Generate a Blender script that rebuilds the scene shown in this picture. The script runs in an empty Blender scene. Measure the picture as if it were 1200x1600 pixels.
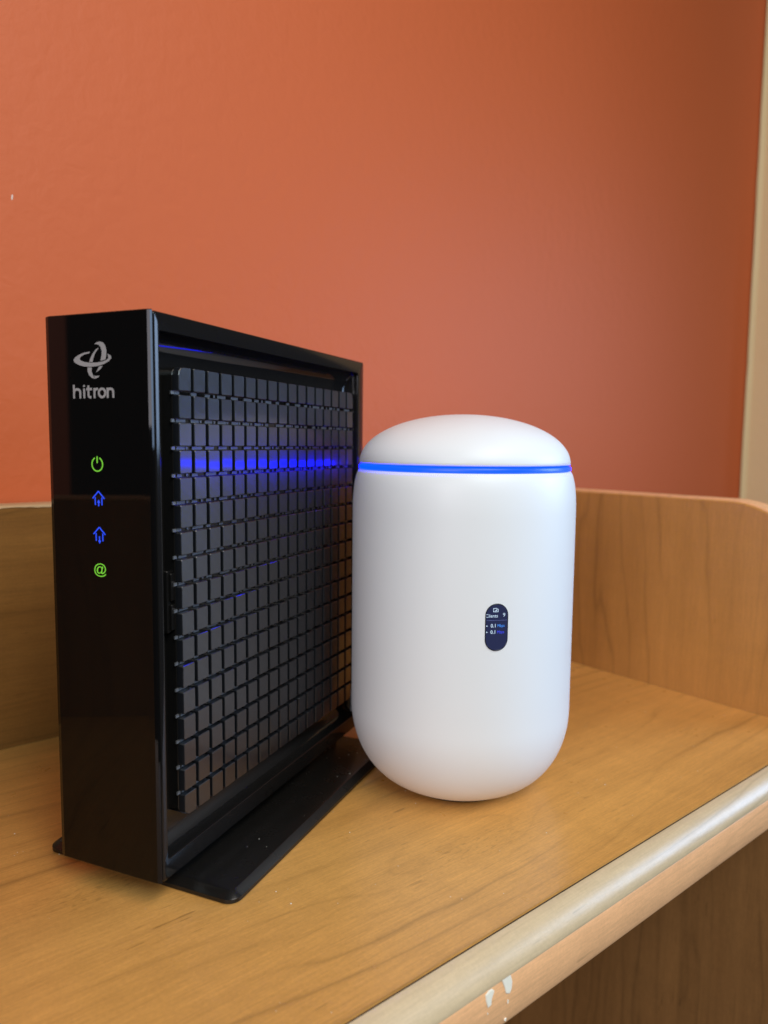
import bpy, bmesh, math, random
from math import sin, cos, pi, radians
from mathutils import Vector, Matrix, noise as mnoise
random.seed(7)
sc = bpy.context.scene
COL = sc.collection

# ------------------------------------------------------------------ camera
def make_camera():
    yaw, pit, rol = 0.40226, -0.09311, 0.01041
    fw = Vector((-sin(yaw)*cos(pit), cos(yaw)*cos(pit), sin(pit)))
    r = Vector((cos(yaw), sin(yaw), 0)); u = r.cross(fw)
    r2 = r*cos(rol) + u*sin(rol); u2 = -r*sin(rol) + u*cos(rol)
    cam = bpy.data.cameras.new("camera")
    cam.sensor_fit = 'VERTICAL'; cam.sensor_height = 36; cam.sensor_width = 27
    cam.lens = 1146.59/1600*36
    cam.clip_start = .01; cam.clip_end = 100
    cam.dof.use_dof = True; cam.dof.focus_distance = .30; cam.dof.aperture_fstop = 9.0
    o = bpy.data.objects.new("camera", cam); COL.objects.link(o)
    m = Matrix((r2, u2, -fw)).transposed().to_4x4()
    m.translation = Vector((0.17832, -0.20804, 0.17068))
    o.matrix_world = m
    sc.camera = o
make_camera()

# ------------------------------------------------------------------ frames
TH = 1.09193                       # the desk is turned this far from the modem
U = Vector((cos(TH), sin(TH), 0)); N = Vector((-sin(TH), cos(TH), 0))
def desk_pt(u, n, z): return U*u + N*n + Vector((0, 0, z))

# ------------------------------------------------------------------ light
w = bpy.data.worlds.new("World"); sc.world = w; w.use_nodes = True
bg = w.node_tree.nodes['Background']
bg.inputs[0].default_value = (1.0, .95, .92, 1); bg.inputs[1].default_value = .03

def area(name, loc, target, sx, sy, power, color, spread=180):
    l = bpy.data.lights.new(name, 'AREA'); l.shape = 'RECTANGLE'
    l.size = sx; l.size_y = sy; l.energy = power; l.color = color; l.spread = radians(spread)
    o = bpy.data.objects.new(name, l); COL.objects.link(o)
    o.location = loc
    o.rotation_euler = (Vector(target)-Vector(loc)).to_track_quat('-Z', 'Y').to_euler()
    return o
# large soft light of the room at the front left, a warm fixture overhead, a cool soft fill light behind the
# camera and a narrow-spread cool fill added at the right, its source unseen
area("room_light", desk_pt(-1.6, -1.0, .6), desk_pt(.1, .05, .08), .8, .8, 14.6, (.95, .91, 1))
area("ceiling_light", desk_pt(.12, -.72, 1.1), desk_pt(.1, .05, .08), .6, .4, 2.3, (1, .92, .84), 120)
area("cool_rear_fill", desk_pt(-.2, -.95, .85), desk_pt(.1, .05, .08), .6, .5, 8.0, (.78, .95, 1))
area("cool_side_fill", desk_pt(1.05, -.62, .36), desk_pt(.16, .0, .06),   .50, .42, 1.65, (.46, .66, 1), 75)

sc.view_settings.view_transform = 'Standard'; sc.view_settings.look = 'None'
sc.view_settings.exposure = .04; sc.view_settings.gamma = 1
sc.cycles.use_denoising = True
sc.cycles.max_bounces = 8
sc.cycles.sample_clamp_indirect = 4

# ------------------------------------------------------------------ materials
def mat(name, base=(.5,.5,.5), rough=.5, spec=.5, metal=0, emit=None, estr=0, coat=0):
    m = bpy.data.materials.new(name); m.use_nodes = True
    b = m.node_tree.nodes['Principled BSDF']
    b.inputs['Base Color'].default_value = (*base, 1)
    b.inputs['Roughness'].default_value = rough
    b.inputs['Specular IOR Level'].default_value = spec
    b.inputs['Metallic'].default_value = metal
    b.inputs['Coat Weight'].default_value = coat
    if emit:
        b.inputs['Emission Color'].default_value = (*emit, 1)
        b.inputs['Emission Strength'].default_value = estr
    return m

class NT:
    def __init__(s, m):
        s.m = m; s.t = m.node_tree; s.b = s.t.nodes['Principled BSDF']
        s.co = s.t.nodes.new('ShaderNodeTexCoord')
    def n(s, typ, **kw):
        x = s.t.nodes.new(typ)
        for k, v in kw.items(): setattr(x, k, v)
        return x
    def link(s, a, b): s.t.links.new(a, b)
    def mapping(s, scale, rot=(0,0,0), loc=(0,0,0), src=None):
        x = s.n('ShaderNodeMapping'); x.inputs['Scale'].default_value = scale
        x.inputs['Rotation'].default_value = rot; x.inputs['Location'].default_value = loc
        s.link(src or s.co.outputs['Object'], x.inputs['Vector']); return x.outputs['Vector']
    def noise(s, vec, scale, detail=3, rough=.5, dist=0):
        x = s.n('ShaderNodeTexNoise'); x.inputs['Scale'].default_value = scale
        x.inputs['Detail'].default_value = detail; x.inputs['Roughness'].default_value = rough
        x.inputs['Distortion'].default_value = dist
        s.link(vec, x.inputs['Vector']); return x.outputs['Fac']
    def math(s, op, a, b=0.0, c=None, clamp=False):
        x = s.n('ShaderNodeMath', operation=op); x.use_clamp = clamp
        for i, v in enumerate((a, b, c)):
            if v is None: continue
            if isinstance(v, (int, float)): x.inputs[i].default_value = v
            else: s.link(v, x.inputs[i])
        return x.outputs[0]
    def ramp(s, fac, stops):
        x = s.n('ShaderNodeValToRGB'); e = x.color_ramp.elements
        while len(e) < len(stops): e.new(.5)
        for i, (p, c) in enumerate(stops):
            e[i].position = p; e[i].color = (*c, 1) if len(c) == 3 else c
        s.link(fac, x.inputs['Fac']); return x.outputs['Color']
    def mix(s, fac, a, b, blend='MIX'):
        x = s.n('ShaderNodeMix', data_type='RGBA', blend_type=blend)
        for sock, v in ((x.inputs[0], fac), (x.inputs[6], a), (x.inputs[7], b)):
            if isinstance(v, (int, float)): sock.default_value = v
            elif isinstance(v, tuple): sock.default_value = (*v, 1)
            else: s.link(v, sock)
        return x.outputs[2]
    def bump(s, h, strength, dist):
        x = s.n('ShaderNodeBump'); x.inputs['Strength'].default_value = strength
        x.inputs['Distance'].default_value = dist
        s.link(h, x.inputs['Height']); s.link(x.outputs['Normal'], s.b.inputs['Normal'])

def wood(name, axis, light, mid, dark, rough=.34, offs=(0,0,0), cont=1.0, spec=.5, knots=()):
    """maple laminate: growth-ring contours, long fibres, short dark flecks; grain along `axis`"""
    m = mat(name, mid, rough, spec); T = NT(m)
    def sc3(along, across):
        v = [across]*3; v[axis] = along; return tuple(v)
    xyz = T.n('ShaderNodeSeparateXYZ'); T.link(T.mapping((1,1,1), loc=offs), xyz.inputs[0])
    o1, o2 = [k for k in range(3) if k != axis]
    across = T.math('ADD', xyz.outputs[o1], xyz.outputs[o2])
    warp = T.noise(T.mapping(sc3(1.6, 9), loc=offs), 1.0, 3, .5, .3)
    warp2 = T.noise(T.mapping(sc3(9, 60), loc=offs), 1.0, 2, .5)
    ph = T.math('ADD', T.math('MULTIPLY_ADD', across, 75.0, T.math('MULTIPLY', warp, 11.0)), T.math('MULTIPLY', warp2, 1.1))
    eye = None
    if knots:                                                     # growth lines swirl round small knots
        raw = T.n('ShaderNodeSeparateXYZ'); T.link(T.co.outputs['Object'], raw.inputs[0])
        for ku, kn, ka in knots:
            dx = T.math('MULTIPLY', T.math('SUBTRACT', raw.outputs[0], ku), 26.0)
            dy = T.math('MULTIPLY', T.math('SUBTRACT', raw.outputs[1], kn), 85.0)
            g = T.math('EXPONENT', T.math('MULTIPLY', T.math('ADD', T.math('MULTIPLY', dx, dx), T.math('MULTIPLY', dy, dy)), -1.0))
            ph = T.math('ADD', ph, T.math('MULTIPLY', g, ka))
            eye = g if eye is None else T.math('MAXIMUM', eye, g)
    line = T.math('POWER', T.math('MULTIPLY', T.math('PINGPONG', ph, .5), 2.0), 7.0)     # thin late-wood lines
    fade = T.ramp(T.noise(T.mapping(sc3(4, 30), loc=tuple(o+1.7 for o in offs)), 1.0, 2, .5), [(.36, (0,0,0)), (.66, (1,1,1))])
    line = T.math('MULTIPLY', line, fade)
    fib = T.noise(T.mapping(sc3(28, 620), loc=offs), 1.0, 3, .65)
    pore = T.noise(T.mapping(sc3(110, 1500), loc=offs), 1.0, 2, .6)
    band = T.noise(T.mapping(sc3(2.2, 60), loc=offs), 1.0, 3, .55)
    broad = T.noise(T.mapping(sc3(3.0, 9), loc=offs), 1.0, 2, .5, .4)
    curl = T.noise(T.mapping(sc3(85, 20), loc=offs), 1.0, 2, .5)
    mott = T.noise(T.mapping((700, 700, 700), loc=offs), 1.0, 2, .7)
    col = T.ramp(T.math('MULTIPLY_ADD', band, .5, T.math('MULTIPLY', broad, .5)), [(.30, dark), (.5, mid), (.70, light)])
    v = T.math('MULTIPLY_ADD', fib, .40*cont, 1-.20*cont)
    v = T.math('MULTIPLY', v, T.math('MULTIPLY_ADD', pore, .36*cont, 1-.18*cont))
    v = T.math('MULTIPLY', v, T.math('MULTIPLY_ADD', curl, .16*cont, 1-.08*cont))
    v = T.math('MULTIPLY', v, T.math('MULTIPLY_ADD', mott, .30*cont, 1-.15*cont))
    v = T.math('MULTIPLY', v, T.math('MULTIPLY_ADD', line, -.36*cont, 1.0))
    col = T.mix(1.0, col, v, 'MULTIPLY')
    fl = T.noise(T.mapping(sc3(75, 620), loc=tuple(o+3.3 for o in offs)), 1.0, 1, .4)
    where = T.noise(T.mapping(sc3(14, 24), loc=offs), 1.0, 1, .5)
    flm = T.math('MULTIPLY', T.ramp(fl, [(.69, (0,0,0)), (.75, (1,1,1))]), T.ramp(where, [(.55, (0,0,0)), (.66, (1,1,1))]))
    if eye is not None:
        spot = T.noise(T.mapping(sc3(230, 650), loc=offs), 1.0, 2, .5)
        flm = T.math('MAXIMUM', flm, T.math('MULTIPLY', T.ramp(spot, [(.56, (0,0,0)), (.66, (1,1,1))]), T.ramp(eye, [(.35, (0,0,0)), (.8, (.6,.6,.6))])))
    col = T.mix(T.math('MULTIPLY', flm, .5*cont), col, tuple(c*.36 for c in dark))
    T.link(col, T.b.inputs['Base Color'])
    r = T.math('MULTIPLY_ADD', T.noise(T.co.outputs['Object'], 60, 3, .6), .14, rough-.07)
    T.link(r, T.b.inputs['Roughness'])
    T.bump(T.noise(T.mapping(sc3(300, 700)), 1.0, 2, .6), .12, .0004)
    return m

M = {}
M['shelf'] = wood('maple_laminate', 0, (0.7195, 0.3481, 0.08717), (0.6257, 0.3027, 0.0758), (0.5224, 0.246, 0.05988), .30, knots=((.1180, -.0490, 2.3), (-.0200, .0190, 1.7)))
M['back'] = wood('maple_laminate_shaded_back', 0, (0.3122, 0.1409, 0.03251), (0.2602, 0.1174, 0.02709), (0.203, 0.08807, 0.0195), .36, (5,2,1))  # same maple, darkened: part of the back board's shade is in the colour
M['side'] = wood('maple_laminate_side', 2, (0.5518, 0.2605, 0.06508), (0.4927, 0.2326, 0.05811), (0.4277, 0.1977, 0.04835), .36, (1.4,2.5,7), .72)
M['lower'] = wood('maple_laminate_shaded_lower', 2, (0.3488, 0.1614, 0.05017), (0.2956, 0.1368, 0.04252), (0.2371, 0.106, 0.03181), .42, (9,1,4))  # darker copy of the laminate, shade below the shelf put into the colour
M['nose'] = wood('pale_maple_edge', 0, (0.7036, 0.5196, 0.3036), (0.6282, 0.464, 0.2711), (0.5453, 0.3944, 0.2255), .36, (2,8,3), .6, .5)
M['fascia'] = wood('peach_maple_edge', 0, (0.9, 0.4809, 0.2173), (0.8333, 0.4294, 0.194), (0.7232, 0.365, 0.1614), .45, (4,1,6), .8)
M['raw'] = mat('raw_chipboard_edge', (.55,.36,.18), .7)
M['chip'] = mat('chipped_white_filler', (.95,.86,.68), .75)
M['groove'] = mat('dark_joint', (.05,.028,.012), .8)
M['dust'] = mat('dust', (.75,.70,.60), .9)

def wall_mat():
    m = mat('orange_wall_paint', (.59,.121,.033), .56, .32); T = NT(m)
    n1 = T.noise(T.co.outputs['Object'], 2.2, 3, .5)
    col = T.ramp(n1, [(.3, (.575,.117,.032)), (.7, (.605,.125,.035))])
    T.link(col, T.b.inputs['Base Color'])
    h1 = T.noise(T.co.outputs['Object'], 95, 3, .55, .4)
    h2 = T.noise(T.mapping((160, 160, 60)), 1, 2, .5)
    h = T.math('MULTIPLY_ADD', h2, .3, h1)
    T.bump(h, .65, .0008)
    return m
M['wall'] = wall_mat()
def cream_mat():
    m = mat('cream_wall_paint', (.80,.60,.32), .6); T = NT(m)
    T.bump(T.noise(T.co.outputs['Object'], 110, 3, .5), .35, .0015); return m
M['cream'] = cream_mat()

def plastic(name, base, rough, spec=.5, grain=0, gd=.0002, gs=900, coat=0):
    m = mat(name, base, rough, spec, coat=coat); T = NT(m)
    r = T.math('MULTIPLY_ADD', T.noise(T.co.outputs['Object'], 90, 3, .6), rough*.5, rough*.75)
    T.link(r, T.b.inputs['Roughness'])
    if grain: T.bump(T.noise(T.co.outputs['Object'], gs, 2, .6), grain, gd)
    return m
M['glass'] = plastic('black_gloss_panel', (.003,.0028,.0028), .03, .22)
M['frame'] = plastic('black_gloss_plastic', (.009,.008,.0075), .10, .28)
M['stand'] = plastic('black_satin_plastic', (.008,.007,.006), .26, .45, .12)
M['tile'] = plastic('dark_grey_plastic', (.007,.008,.0105), .42, .45, .45, .0006, 95, coat=.75)
M['tile'].node_tree.nodes['Principled BSDF'].inputs['Coat Roughness'].default_value = .11
M['rib'] = plastic('grey_rib_plastic', (.10,.10,.105), .4, .5)
M['void'] = mat('dark_interior', (.002,.002,.002), .7, .2)
M['print'] = mat('grey_print', (.29,.287,.285), .5)
M['green'] = mat('green_indicator', (.02,.05,.01), .5, emit=(.24,.82,.05), estr=.7)
M['blueled'] = mat('blue_indicator', (.01,.01,.05), .5, emit=(.012,.075,1.0), estr=1.0)
M['white'] = plastic('matt_white_plastic', (.825,.83,.835), .42, .4, .05, .0001, 1500)
M['ring'] = mat('blue_light_ring', (.005,.02,.2), .4, emit=(.0,.0038,1.0), estr=28)
M['bezel'] = plastic('screen_glass', (.006,.006,.008), .08, .5)
M['screen'] = mat('screen_lit', (.004,.004,.01), .12, emit=(.035,.045,.125), estr=.55)
M['px_white'] = mat('screen_text_white', (0,0,0), .5, emit=(.62,.80,1.0), estr=1.0)
M['px_cyan'] = mat('screen_text_cyan', (0,0,0), .5, emit=(.06,.30,1.0), estr=1.0)
M['px_blue'] = mat('screen_text_blue', (0,0,0), .5, emit=(.05,.07,.95), estr=1.0)
M['px_line'] = mat('screen_line', (0,0,0), .5, emit=(.13,.16,.40), estr=1.0)

# ------------------------------------------------------------------ helpers
def empty(name, loc=(0,0,0), rz=0, **props):
    o = bpy.data.objects.new(name, None); COL.objects.link(o)
    o.empty_display_size = .02
    o.location = loc; o.rotation_euler = (0, 0, rz)
    for k, v in props.items(): o[k] = v
    return o
def obj(name, bm, m, parent=None, smooth=None, **props):
    me = bpy.data.meshes.new(name)
    if smooth is not None:
        for f in bm.faces: f.smooth = True
    bmesh.ops.recalc_face_normals(bm, faces=bm.faces)
    if smooth is not None:
        for e in bm.edges:
            if len(e.link_faces) == 2 and e.calc_face_angle(0) > radians(smooth): e.smooth = False
    bm.to_mesh(me); bm.free()
    for mm in (m if isinstance(m, (list, tuple)) else [m]): me.materials.append(mm)
    o = bpy.data.objects.new(name, me); COL.objects.link(o)
    if parent: o.parent = parent
    for k, v in props.items(): o[k] = v
    return o
def box(bm, x0, x1, y0, y1, z0, z1, bev=0, seg=2):
    vs = [bm.verts.new((x, y, z)) for x in (x0, x1) for y in (y0, y1) for z in (z0, z1)]
    fs = [bm.faces.new([vs[i] for i in q]) for q in ((0,1,3,2),(4,6,7,5),(0,4,5,1),(2,3,7,6),(0,2,6,4),(1,5,7,3))]
    if bev:
        es = list({e for f in fs for e in f.edges})
        bmesh.ops.bevel(bm, geom=es, offset=bev, segments=seg, profile=.5, affect='EDGES')
def rrect(a0, a1, b0, b1, r, n=6):
    """rounded rectangle outline, counter-clockwise; r: one radius or four (a1b0, a1b1, a0b1, a0b0)"""
    R = [r]*4 if isinstance(r, (int, float)) else r
    out = []
    for (ca, cb, s, rr) in ((a1, b0, -90, R[0]), (a1, b1, 0, R[1]), (a0, b1, 90, R[2]), (a0, b0, 180, R[3])):
        sx = -1 if ca == a1 else 1; sy = 1 if cb == b0 else -1
        for k in range(n+1):
            t = radians(s + 90*k/n)
            out.append((ca + sx*rr + rr*cos(t), cb + sy*rr + rr*sin(t)))
    return out
def skin(bm, loops, cap0=True, cap1=True, closed=True):
    L = [[bm.verts.new(p) for p in lp] for lp in loops]
    for a, b in zip(L, L[1:]):
        k = len(a)
        for i in range(k if closed else k-1):
            bm.faces.new((a[i], a[(i+1) % k], b[(i+1) % k], b[i]))
    if cap0: bm.faces.new(L[0][::-1])
    if cap1: bm.faces.new(L[-1])
    return L
def poly_extrude(bm, pts, y0, y1):
    """polygon in the x-z plane made y0..y1 thick"""
    skin(bm, [[(x, y0, z) for x, z in pts], [(x, y1, z) for x, z in pts]])
    bmesh.ops.triangulate(bm, faces=[f for f in bm.faces if len(f.verts) > 4])
LEVEL = [0]
def stroke(bm, pts, wd, y0, y1):
    for (xa, za), (xb, zb) in zip(pts, pts[1:]):
        d = Vector((xb-xa, zb-za)); L = d.length or 1e-9; d /= L; n = Vector((-d.y, d.x))*wd/2; e = d*wd*.25
        q = [(xa-e.x+n.x, za-e.y+n.y), (xa-e.x-n.x, za-e.y-n.y), (xb+e.x-n.x, zb+e.y-n.y), (xb+e.x+n.x, zb+e.y+n.y)]
        LEVEL[0] = (LEVEL[0]+1) % 40; yy = y0 - LEVEL[0]*2e-6
        skin(bm, [[(x, yy, z) for x, z in q], [(x, y1+.0002, z) for x, z in q]])
def text_bm(body, width=None, height=None, bold=0.0, spacing=1.0):
    """text as a flat mesh in x-z, baseline at z=0, left edge at x=0, fitted to the given width / cap height"""
    cu = bpy.data.curves.new('t', 'FONT'); cu.body = body; cu.size = 1; cu.offset = bold; cu.space_character = spacing
    cu.resolution_u = 4
    o = bpy.data.objects.new('t', cu); COL.objects.link(o)
    dg = bpy.context.evaluated_depsgraph_get()
    me = bpy.data.meshes.new_from_object(o.evaluated_get(dg))
    bpy.data.objects.remove(o); bpy.data.curves.remove(cu)
    bm = bmesh.new(); bm.from_mesh(me); bpy.data.meshes.remove(me)
    xs = [v.co.x for v in bm.verts]; ys = [v.co.y for v in bm.verts]
    x0 = min(xs); s = width/(max(xs)-x0) if width else None
    sz = height/max(ys) if height else s
    if s is None: s = sz
    for v in bm.verts: v.co = Vector(((v.co.x-x0)*s, 0, v.co.y*sz))
    return bm
def mm(pts): return [(x*.001, z*.001) for x, z in pts]

# ================================================================== the wall behind
def quad(name, pts, m, **props):
    bm = bmesh.new(); bm.faces.new([bm.verts.new(p) for p in pts]); return obj(name, bm, m, **props)
WN = .2012                                   # distance of the wall plane along N
bm = bmesh.new()
L = [desk_pt(u, n, z) for n in (WN, WN+.1) for u, z in ((-.54, -.7), (.893, -.7), (.893, 1.6), (-.54, 1.6))]
vs = [bm.verts.new(p) for p in L]
for q in ((0,1,2,3), (7,6,5,4), (0,4,5,1), (1,5,6,2), (2,6,7,3), (3,7,4,0)): bm.faces.new([vs[i] for i in q])
obj('orange_wall', bm, M['wall'], kind='structure', label='orange painted wall with an orange-peel texture behind the desk')
bm = bmesh.new(); bmesh.ops.create_icosphere(bm, subdivisions=2, radius=.5)
for v in bm.verts: v.co = Vector((v.co.x*.0011*(1+.5*mnoise.noise(v.co*3)), v.co.y*.0005, v.co.z*.0042*(1+.4*mnoise.noise(v.co*4))))
nick = obj('paint_nick', bm, M['dust'], bpy.data.objects['orange_wall'])
nick.scale = (.7, .7, .7); nick.location = desk_pt(.0046, WN, .3040); nick.rotation_euler = (0, .1, TH)
# cream painted return at the right, its paint line a little wavy
bm = bmesh.new()
rows = []
for k in range(81):
    z = -.7 + 2.3*k/80
    j = .0022*mnoise.noise(Vector((z*9, 1.3, 0))) + .0012*mnoise.noise(Vector((z*31, 7, 0)))
    rows.append([bm.verts.new(desk_pt(.8905+j, WN-.0015, z)), bm.verts.new(desk_pt(.896+j*.4, WN-.006, z)), bm.verts.new(desk_pt(.90, WN-.10, z)), bm.verts.new(desk_pt(1.02, WN-.10, z)), bm.verts.new(desk_pt(1.02, WN+.1, z))])
for a, b in zip(rows, rows[1:]):
    for i in range(4): bm.faces.new((a[i], a[i+1], b[i+1], b[i]))
obj('cream_wall', bm, M['cream'], smooth=None, kind='structure', label='cream painted wall edge right of the orange wall')

# ================================================================== the desk
desk = empty('desk', (0,0,0), TH, category='desk', label='maple laminate desk shelf with raised back and side boards and a pale rounded front edge')
CB, CF, CR, HB = .1812, -.0923, .3746, .1350
UL = -.20
# shelf board (local x = along the wall, y = towards the wall)
bm = bmesh.new(); box(bm, UL, CR, CF+.0009, CB, -.0276, 0)
obj('shelf_board', bm, M['shelf'], desk)
bm = bmesh.new(); box(bm, UL, CR, CF+.0003, CF+.012, -.0095, -.0009)
obj('joint_groove', bm, M['groove'], desk)
# pale rounded nosing
prof = [(CF+.0003, -.0012), (CF-.0002, -.0004)]
for k in range(0, 13):
    t = radians(4 + 86*k/12); prof.append((CF-.0002 - .0094*sin(t)**1.15, -.0004 - .0086*(1-max(cos(t), 0)**1.15)))
yb = prof[-1][0]
prof += [(yb+.0002, -.0093), (yb+.0007, -.0097), (CF+.0003, -.0097)]
bm = bmesh.new(); 
skin(bm, [[(u, y, z) for y, z in prof] for u in [UL + (CR+.02-UL)*i/24 for i in range(25)]])
obj('edge_nosing', bm, M['nose'], desk, smooth=35)
# peach fascia strip under it
yf = yb + .0004
prof = [(yf+.0003, -.0099), (yf, -.0104), (yf, -.0252), (yf+.0008, -.0270), (yf+.003, -.0280), (CF+.010, -.0280), (CF+.010, -.0099)]
bm = bmesh.new(); skin(bm, [[(UL, y, z) for y, z in prof], [(CR+.02, y, z) for y, z in prof]])
obj('edge_fascia', bm, M['fascia'], desk, smooth=35)
# torn flakes on the fascia: bare filler shows
flakes = [[(796,1518),(800,1533),(799,1544),(796,1552),(790,1552),(788,1543),(783,1530)],
          [(769,1545),(772,1548),(768,1560),(767,1570),(762,1575),(759,1565),(758,1555),(764,1548)],
          [(792.5,1561),(794,1562),(793.5,1567),(792,1567.5)], [(760.5,1582),(762.5,1583),(761,1585)], [(788,1591),(791,1590),(789.5,1595),(787,1594.5)]]
def flake_uz(q):                             # photo point -> (u, z) on the fascia (plane y = yf)
    a = Vector((q[0]-600, 800-q[1]))/1146.59
    cam = sc.camera.matrix_world; d = cam.to_3x3() @ Vector((a.x, a.y, -1)); c = cam.translation
    t = (yf - c.dot(N))/d.dot(N); p = c + d*t
    return (p.dot(U), p.z)
for i, F in enumerate(flakes):
    bm = bmesh.new(); P = [flake_uz(q) for q in F]
    cu = sum(p[0] for p in P)/len(P); cz = sum(p[1] for p in P)/len(P)
    skin(bm, [[(u, yf+.0002, z) for u, z in P], [(u, yf-.00015, z) for u, z in P], [(cu+(u-cu)*.86, yf-.0003, cz+(z-cz)*.9) for u, z in P]])
    obj('bare_flake', bm, M['chip'], desk)
# back board with a chipped raw top edge
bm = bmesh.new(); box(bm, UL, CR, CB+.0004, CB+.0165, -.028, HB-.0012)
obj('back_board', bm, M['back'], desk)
bm = bmesh.new(); cross = []
K = 360
for k in range(K+1):
    u = UL + (CR-UL)*k/K
    c = mnoise.noise(Vector((u*70, 3.1, 0)))*.5 + mnoise.noise(Vector((u*190, 9.1, 0)))*.5
    d = -.0011 - .0022*max(0, c+.12)
    cross.append([(u, CB+.0164, HB-.0012), (u, CB+.0164, HB), (u, CB+.0012, HB), (u, CB+.0001, HB-.0006), (u, CB-.0002, HB+d), (u, CB+.0004, HB+d-.0002), (u, CB+.004, HB-.004)])
skin(bm, cross)
obj('edge_band', bm, M['raw'], desk, label='chipped raw edge along the top of the back board')
# side boards with a rounded front top corner
def side_board(u0, u1, name, flip):
    yf0, rr = CF+.004, .060
    out = [(CB, .0003), (CB, HB+.001)]
    for k in range(0, 19):
        t = radians(90*k/18)
        out.append((yf0+rr - rr*sin(t), HB+.001 - rr*.98*(1-cos(t))))
    out += [(yf0, .0003)]
    def ins(d):
        c = Vector((.04, -.1)); o2 = []
        for y, z in out:
            o2.append((min(CB, y+d) if y < CB-.001 else y, z-d if z > 0 else z))
        return o2
    bm = bmesh.new()
    lo, hi = ins(.0012), out
    skin(bm, [[(u0, y, z) for y, z in lo], [(u0+.0012, y, z) for y, z in hi], [(u1-.0012, y, z) for y, z in hi], [(u1, y, z) for y, z in lo]])
    o = obj(name, bm, M['side'], desk, smooth=30)
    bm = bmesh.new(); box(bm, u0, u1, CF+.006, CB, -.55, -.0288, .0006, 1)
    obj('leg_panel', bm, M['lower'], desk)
    # edge banding strip over the top and round the front
    path = out[1:-1] + [(yf0, .0006)]
    bm = bmesh.new(); loops = []
    for i, (y, z) in enumerate(path):
        a = Vector(path[max(i-1, 0)]); b = Vector(path[min(i+1, len(path)-1)]); t = (b-a).normalized(); n = Vector((t.y, -t.x))*-1
        n = n if n.y > -.01 and n.dot(Vector((y-.1, z+.02))) > 0 else -n
        e = n*.0006; i2 = n*-.0004
        loops.append([(u0+.0008, y+i2.x, z+i2.y), (u0+.0014, y+e.x, z+e.y), (u1-.0014, y+e.x, z+e.y), (u1-.0008, y+i2.x, z+i2.y)])
    skin(bm, loops)
    obj('edge_band', bm, M['fascia'], desk, smooth=30)
side_board(CR+.0004, CR+.0184, 'side_board', False)
side_board(UL-.0184, UL-.0004, 'side_board', True)
# modesty panel below the shelf
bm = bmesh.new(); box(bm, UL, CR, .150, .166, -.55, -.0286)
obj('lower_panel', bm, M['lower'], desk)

# ================================================================== the modem
MS = .965                                     # modem size relative to the first survey
modem = empty('cable_modem', (-.01740, .07957, .0), 0, category='modem', label='tall black box modem with gloss front, lit icons and gridded side on flat foot plate')
modem.location.z = .00597; modem.scale = (MS, MS, MS)
MLOC = modem.location.copy()
def mpart(name, bm, m, parent=None, smooth=None, **pr):
    o = obj(name, bm, m, None, smooth, **pr)
    o.parent = parent or modem
    if parent is None: o.location = (.0245, -.09, 0)
    return o
W0, W1 = -.0496, 0.0
Z0, Z1 = .0046, .2168
# gloss front panel with slanted side bevels
prof = [(W0, .0014), (W0, .0007), (-.0476, 0), (-.0036, 0), (-.0012, .00018), (-.0002, .0006), (W1, .0014)]
bm = bmesh.new()
skin(bm, [[(x, y+.0002, Z0) for x, y in prof], [(x, y, Z0+.0003) for x, y in prof], [(x, y, Z1-.0003) for x, y in prof], [(x*.998-.0001, y+.0003, Z1) for x, y in prof]])
panel = mpart('front_panel', bm, M['glass'])
# dark core seen in the seam behind it
bm = bmesh.new(); box(bm, W0+.0012, W1-.0012, .0012, .004, Z0+.001, Z1-.001)
mpart('seam_core', bm, M['void'])
# body frame with the coved recess in its right side
bm = bmesh.new()
def ylp(y0, y1, z0, z1, r, x): return [(x, y, z) for y, z in rrect(y0, y1, z0, z1, r, 8)]
YB0, YB1, ZB0, ZB1 = .0021, .1790, .0043, .2166
OY0, OY1, OZ0, OZ1 = .0050, .1722, .0122, .2098
loops = [ylp(YB0+.001, YB1-.001, ZB0+.001, ZB1-.001, .001, W0+.0002),
         ylp(YB0, YB1, ZB0, ZB1, .0012, W0+.0012), ylp(YB0, YB1, ZB0, ZB1, .0012, -.0006),
         ylp(YB0+.0002, YB1-.0002, ZB0+.0002, ZB1-.0002, .0011, -.0002), ylp(YB0+.0006, YB1-.0006, ZB0+.0006, ZB1-.0006, .001, 0),
         ylp(OY0-.0003, OY1+.0003, OZ0-.0003, OZ1+.0003, .0014, 0), ylp(OY0, OY1, OZ0, OZ1, .0013, -.0004), ylp(OY0, OY1, OZ0, OZ1, .0013, -.0016)]
rc = .0066
for k in range(1, 13):
    a = radians(90*k/12); ins = rc*(1-cos(a))
    loops.append(ylp(OY0+ins, OY1-ins, OZ0+ins*1.15, OZ1-ins*1.15, .0013+ins*.9, -.0016-rc*sin(a)))
skin(bm, loops)
mpart('body_frame', bm, M['frame'], smooth=38)
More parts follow.
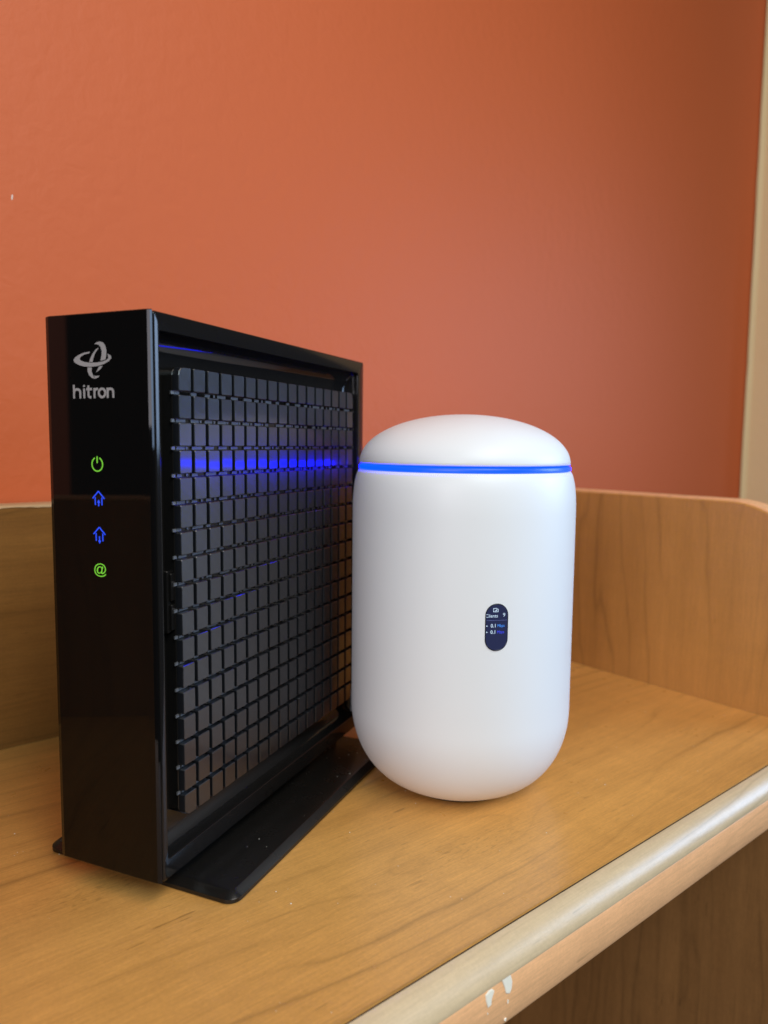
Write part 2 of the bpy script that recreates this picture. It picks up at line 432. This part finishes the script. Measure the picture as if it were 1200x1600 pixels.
# raised grille block
GY0, GY1, GZ0, GZ1 = .0150, .1667, .0229, .1992
XF = -.0082
bm = bmesh.new()
skin(bm, [ylp(GY0+.0006, GY1-.0006, GZ0+.0006, GZ1-.0006, .0040, XF-.001), ylp(GY0+.0006, GY1-.0006, GZ0+.0006, GZ1-.0006, .0040, -.0036), ylp(GY0+.0009, GY1-.0009, GZ0+.0009, GZ1-.0009, .0038, -.0033)], cap0=False)
grille = mpart('grille_panel', bm, M['frame'], smooth=30)
NC = NR = 17
py = (GY1-GY0)/NC; pz = (GZ1-GZ0)/NR; gap_y = .0017; gap_z = .00165
def tile_mesh(corner):
    """one raised tile centred at the origin, face towards +x; corner = (sy, sz) of the rounded outer corner or None"""
    hy, hz = (py-gap_y)/2, (pz-gap_z)/2
    R = [.0004]*4
    if corner: R[{(1,-1): 0, (1,1): 1, (-1,1): 2, (-1,-1): 3}[corner]] = .0030
    n = 3 if corner else 1
    bm = bmesh.new()
    a = rrect(-hy, hy, -hz, hz, R, n)
    b = rrect(-hy+.00022, hy-.00022, -hz+.00022, hz-.00022, [max(r-.0001, .0002) for r in R], n)
    skin(bm, [[(-.0030, y, z) for y, z in a], [(-.00022, y, z) for y, z in a], [(0, y, z) for y, z in b]], cap0=False)
    bmesh.ops.recalc_face_normals(bm, faces=bm.faces)
    me = bpy.data.meshes.new('grille_tile'); bm.to_mesh(me); bm.free(); me.materials.append(M['tile']); return me
T0 = tile_mesh(None); TC = {c: tile_mesh(c) for c in ((1,-1),(1,1),(-1,1),(-1,-1))}
for r in range(NR):
    for c in range(NC):
        sy = -1 if c == 0 else 1 if c == NC-1 else 0; sz = -1 if r == 0 else 1 if r == NR-1 else 0
        o = bpy.data.objects.new('grille_tile', TC.get((sy, sz), T0)); COL.objects.link(o)
        o.parent = grille
        o.location = (-.0004 + random.uniform(-.00004, .00004), GY0+py*(c+.5), GZ0+pz*(r+.5))
        o.rotation_euler = (0, random.gauss(0, .006), random.gauss(0, .006))
# vent ribs lying in the horizontal gaps, broken by slots
for r in range(1, NR):
    zc = GZ0 + pz*r; bm = bmesh.new()
    box(bm, -.0034, -.0029, GY0-.0006, GY0+.0012, zc-.0006, zc+.0006)
    for c in range(NC):
        y = GY0+py*c
        l0 = y + py*random.uniform(.16, .24)
        l1 = l0 + py*random.choice((.30, .38, .55, .62))
        box(bm, -.0034, -.0026-random.uniform(0, .0004), l0, l1, zc-.0006, zc+.0006)
        if random.random() < .6:
            box(bm, -.0034, -.0029, y+py*.84, y+py*.97, zc-.0005, zc+.0005)
    mpart('vent_rib', bm, M['rib'], grille)
# clip on the forward side of the grille
bm = bmesh.new()
box(bm, -.0078, -.0045, GY0-.0026, GY0+.0008, .0975, .1215, .0003, 1)
box(bm, -.0044, -.0034, GY0-.0016, GY0+.0008, .0985, .1085, .0002, 1)
box(bm, -.0044, -.0034, GY0-.0016, GY0+.0008, .1100, .1205, .0002, 1)
mpart('grille_clip', bm, M['frame'])
# foot plate and the neck that carries the body (given in desk millimetres, then brought into the modem's frame)
def to_modem(bm):
    for v in bm.verts: v.co = (v.co - MLOC)/MS + Vector((-.0245, .09, 0))
    return bm
bm = bmesh.new(); box(bm, -.034, -.0015, .010, .150, .0040, .0110)
mpart('stand_neck', to_modem(bm), M['stand'])
bm = bmesh.new()
def xlp(d, z): return [(x, y, z) for x, y in rrect(-.0640+d, .0292-d, .0058+d, .1592-d, .0052-d*.6, 8)]
skin(bm, [xlp(.0006, 0), xlp(0, .0005), xlp(0, .0019), xlp(.0003, .0022), xlp(.0026, .0040), xlp(.0031, .0042)])
mpart('foot_plate', to_modem(bm), M['stand'], smooth=25)
# emblem and lettering printed on the front panel
emblem = [[(-27.49, 202.93), (-29.96, 202.73), (-32.45, 202.13), (-34.51, 201.22), (-35.48, 200.33), (-35.05, 199.32), (-33.21, 198.39), (-30.52, 197.72), (-27.46, 197.46), (-24.02, 197.64), (-20.98, 198.28), (-18.7, 199.18), (-17.48, 200.27), (-17.75, 201.19), (-19.21, 201.93), (-18.94, 201.06), (-18.82, 200.32), (-19.81, 199.67), (-21.85, 199.17), (-24.74, 198.92), (-27.4, 198.95), (-30.08, 199.27), (-31.99, 199.86), (-32.51, 200.57), (-31.7, 201.41), (-29.83, 202.09), (-27.82, 202.31)],
[(-25.42, 205.48), (-24.34, 206.12), (-22.82, 206.4), (-21.25, 205.99), (-20.17, 204.8), (-19.7, 203.08), (-19.83, 201.38), (-20.18, 199.91), (-21.46, 199.67), (-22.6, 199.54), (-22.09, 201.18), (-21.88, 202.88), (-22.29, 204.21), (-23.16, 205.16), (-24.36, 205.55)],
[(-23.34, 204.25), (-24.73, 203.57), (-26.3, 202.08), (-27.35, 200.51), (-27.93, 199.26), (-26.25, 199.2), (-25.9, 200.57), (-24.92, 202.43), (-23.51, 203.8)],
[(-28.77, 197.32), (-26.7, 197.2), (-26.9, 195.88), (-26.4, 194.71), (-25.28, 194.11), (-23.23, 194.17), (-23.7, 193.61), (-25.31, 193.13), (-26.83, 193.45), (-28.1, 194.47), (-28.82, 195.94)],
[(-23.42, 197.39), (-21.6, 197.79), (-22.38, 196.78), (-23.62, 195.9), (-24.86, 195.42), (-24.07, 196.26)]]
YP0, YP1 = -.00006, .00002
bm = bmesh.new()
for P in emblem: poly_extrude(bm, mm(P), YP0, YP1)
mpart('emblem', bm, M['print'], panel)
def lx(X): return -36.26 + (X-217)/256*19.7
def lz(Y): return 186.15 + (607-Y)/80*4.95
def lpt(*q): return mm([(lx(X), lz(Y)) for X, Y in q])
def larc(cx, cy, rx, ry, a0, a1, n=14): return [(cx+rx*cos(radians(a0+(a1-a0)*k/n)), cy-ry*sin(radians(a0+(a1-a0)*k/n))) for k in range(n+1)]
bm = bmesh.new(); LW = .00088
lo_, x0_ = YP0, YP1
def ls(pts): stroke(bm, lpt(*pts), LW, lo_, x0_)
ls([(224, 530), (224, 604)]); ls([(224, 575)] + larc(245, 572, 19, 18, 170, 0) + [(264, 604)])           # h
ls([(289, 553), (289, 604)]); ls([(289, 533), (289, 537)])                                                # i
ls([(316, 536)] + [(316, 588)] + larc(328, 588, 12, 14, 180, 280, 6)); ls([(306, 554), (335, 554)])       # t
ls([(353, 552), (353, 604)]); ls([(353, 578)] + larc(371, 577, 18, 23, 170, 85, 7))                       # r
ls(larc(400, 578, 20, 24, 0, 360, 26))                                                                    # o
ls([(434, 552), (434, 604)]); ls([(434, 577)] + larc(451, 574, 17, 19, 170, 0) + [(468, 604)])            # n
mpart('lettering', bm, M['print'], panel)
# lit icons
def arc(cx, cz, r, a0, a1, n=28): return [(cx + r*cos(radians(a0+(a1-a0)*k/n)), cz + r*sin(radians(a0+(a1-a0)*k/n))) for k in range(n+1)]
bm = bmesh.new()
stroke(bm, mm(arc(-25.35, 161.95, 2.55, 118, 422)), .00042, YP0, YP1); stroke(bm, mm([(-25.35, 164.75), (-25.35, 162.5)]), .00045, YP0, YP1)
mpart('power_icon', bm, M['green'], panel)
def house(cz, up):
    bm = bmesh.new(); x = -25.15
    stroke(bm, mm([(x-2.75, cz-2.55), (x-.1, cz)]), .0004, YP0, YP1); stroke(bm, mm([(x+.1, cz), (x+2.75, cz-2.55)]), .0004, YP0, YP1)
    for s in (-1.6, 1.6): stroke(bm, mm([(x+s, cz-2.3), (x+s, cz-5.0)]), .0004, YP0, YP1)
    stroke(bm, mm([(x, cz-3.4), (x, cz-5.4)]), .00042, YP0, YP1)
    t = [(x-.75, cz-4.2), (x+.75, cz-4.2), (x, cz-3.0)] if up else [(x-.75, cz-4.9), (x, cz-6.1), (x+.75, cz-4.9)]
    poly_extrude(bm, mm(t), YP0-.00001, YP1)
    return bm
mpart('upload_icon', house(151.9, True), M['blueled'], panel)
mpart('download_icon', house(138.5, False), M['blueled'], panel)
bm = text_bm('@', width=.0058)
zs = [v.co.z for v in bm.verts]; k = .0051/(max(zs)-min(zs)); z0 = min(zs)
for v in bm.verts: v.co = Vector((v.co.x-.0281, YP0, (v.co.z-z0)*k+.1199))
mpart('at_icon', bm, M['green'], panel)

# ================================================================== the white router
RX, RY = .07112, .14444
router = empty('wifi_router', (RX, RY, 0), 0, category='router', label='white capsule-shaped wifi router with glowing blue ring and small pill-shaped screen')
def lathe(prof, n=128):
    bm = bmesh.new(); loops = []
    for r, z in prof: loops.append([(r*cos(2*pi*k/n), r*sin(2*pi*k/n), z) for k in range(n)])
    skin(bm, loops); return bm
R = .0550
prof = [(.004, 0), (.0292, 0), (.0298, .0004), (.0298, .0016), (.004, .0016)]
obj('foot_pad', lathe(prof), M['stand'], router, smooth=40)
prof = [(.017, .0012), (.0215, .0009), (.0230, .0008)]
for k in range(1, 25):                       # rounded foot
    t = radians(90*k/24); prof.append((.0230 + (R-.0230)*sin(t)**.96, .0008 + .0408*(1-cos(t)**.96)))
prof += [(R, .06), (R, .09), (R, .12), (R, .1380)]
for k in range(1, 13):                       # shoulder easing in to the ring
    t = radians(78*k/12); prof.append((R - .0028*(1-cos(t))/(1-cos(radians(78))), .1380 + .0186*sin(t)/sin(radians(78))))
prof += [(.0519, .15695), (.0510, .1571), (.0488, .1571), (.0488, .1500)]
prof = [(r_, z_+.0011*max(0, min(1, (z_-.13)/.02))) for r_, z_ in prof]
o = obj('body', lathe(prof), M['white'], router, smooth=40)
prof = [(.0480, .1566), (.0512, .1572), (.0519, .1576), (.0520, .1584), (.0517, .1592), (.0508, .1597), (.0480, .1602)]
prof = [(r_, z_+.0011) for r_, z_ in prof]
obj('light_ring', lathe(prof), M['ring'], router, smooth=40)
prof = [(.0470, .1600), (.0506, .1600), (.0515, .1601), (.0518, .1605)]
for k in range(1, 30):
    t = radians(90*k/30); prof.append((.0518*cos(t)**.97, .1605 + .0237*sin(t)))
prof += [(.0008, .1842)]
prof = [(r_, z_+.0011) for r_, z_ in prof]
obj('lid', lathe(prof), M['white'], router, smooth=50)
# pill-shaped screen wrapped on the body
SA, SZ = radians(-56.5), .0918
def wrap(x, z, lift): 
    a = SA + x/R; rr = R + lift
    return (rr*cos(a), rr*sin(a), SZ+z)
def pill(hw, hh, n=12):
    return [(x, z) for x, z in rrect(-hw, hw, -hh, hh, hw*.999, n)]
def pill_loops(bm, specs):
    loops = [[wrap(x, z, lf) for x, z in pill(hw, hh)] for hw, hh, lf in specs]
    skin(bm, loops, cap0=False)
bm = bmesh.new()
def grid_fill_pill(bm, hw, hh, lift):        # strips so the face follows the curve
    n = 20; prev = None
    for i in range(n+1):
        x = -hw*cos(pi*i/n); zz = (hh-hw) + math.sqrt(max(hw*hw-x*x, 0))
        cur = (bm.verts.new(wrap(x, -zz, lift)), bm.verts.new(wrap(x, zz, lift)))
        if prev: bm.faces.new((prev[0], cur[0], cur[1], prev[1]))
        prev = cur
loops = [[wrap(x, z, lf) for x, z in pill(hw, hh)] for hw, hh, lf in ((.0052, .0105, -.0004), (.00518, .01048, .0002), (.00506, .01036, .00036), (.0049, .0102, .00036), (.0048, .0101, .00025))]
skin(bm, loops, cap0=False, cap1=False)
bez = obj('screen_bezel', bm, M['bezel'], router, smooth=60)
bm = bmesh.new(); grid_fill_pill(bm, .00485, .01015, .00028)
scr = obj('screen', bm, M['screen'], router, smooth=60)
def on_screen(name, bm, m, x, z, clip=True):
    for v in bm.verts: v.co = Vector((v.co.x + x, 0, v.co.z + z))
    if clip:
        for s in (-1, 1):
            bmesh.ops.bisect_plane(bm, geom=bm.verts[:]+bm.edges[:]+bm.faces[:], plane_co=(s*.00478, 0, 0), plane_no=(s, 0, 0), clear_outer=True)
    for v in bm.verts: v.co = Vector(wrap(v.co.x, v.co.z, .00034))
    return obj(name, bm, m, scr)
on_screen('screen_text', text_bm('Clients', width=.0054, height=.00142), M['px_white'], -.0051, .0045)
on_screen('screen_text', text_bm('9', height=.0016), M['px_white'], .0027, .0047)
on_screen('screen_text', text_bm('0.1', width=.0021, height=.00152, bold=.008), M['px_white'], -.0027, .0001)
on_screen('screen_text', text_bm('0.1', width=.0021, height=.00152, bold=.008), M['px_white'], -.0028, -.0027)
on_screen('screen_text', text_bm('Mbps', width=.0032, height=.00125), M['px_cyan'], .0003, .0002)
on_screen('screen_text', text_bm('Mbps', width=.0032, height=.00125), M['px_blue'], .0002, -.0026)
def flat(polys):
    bm = bmesh.new()
    for P in polys: bm.faces.new([bm.verts.new((x*.001, 0, z*.001)) for x, z in P])
    return bm
on_screen('screen_line', flat([[(-4.6+9.2*i/8, 3.09), (-4.6+9.2*(i+1)/8, 3.09), (-4.6+9.2*(i+1)/8, 3.21), (-4.6+9.2*i/8, 3.21)] for i in range(8)]), M['px_line'], 0, 0)
ic = [[(-1.15,-.85),(1.15,-.85),(1.15,-.62),(-1.15,-.62)], [(-1.15,-.62),(-.92,-.62),(-.92,.62),(-1.15,.62)], [(-1.15,.62),(.7,.62),(.55,.85),(-1.15,.85)], [(.92,-.62),(1.15,-.62),(1.15,.35),(.92,.42)], [(.55,.85),(.7,.62),(.92,.42),(1.15,.35)],
      [(-.5,-.5),(.1,-.5),(.75,.2),(.5,.42)]]
on_screen('screen_icon', flat(ic), M['px_white'], -.0006, .0077)
on_screen('screen_arrow', flat([[(-.35,-.3),(.35,0),(-.35,.3)]]), M['px_white'], -.0043, .0007)
on_screen('screen_arrow', flat([[(-.35,-.3),(.35,0),(-.35,.3)]]), M['px_white'], -.0043, -.0020)

# ================================================================== crumbs of dust
bm = bmesh.new()
def crumb(p, s):
    ret = bmesh.ops.create_icosphere(bm, subdivisions=1, radius=s)
    for v in ret['verts']:
        v.co = Vector((v.co.x*random.uniform(.6,1.4), v.co.y*random.uniform(.6,1.4), v.co.z*random.uniform(.3,.7))) + Vector(p)
for k in range(150):
    p = desk_pt(random.uniform(-.12, .36), random.uniform(CF+.002, CB-.003), .0001)
    crumb(p, random.choice((.00012,.00015,.00018,.0002,.0003)))
for k in range(11): crumb((random.uniform(.003, .025), random.uniform(.012, .155), .0043), random.choice((.00010,.00013,.00016,.0002)))
obj('dust_crumbs', bm, M['dust'], kind='stuff', label='pale dust crumbs scattered on the desk and the foot plate')
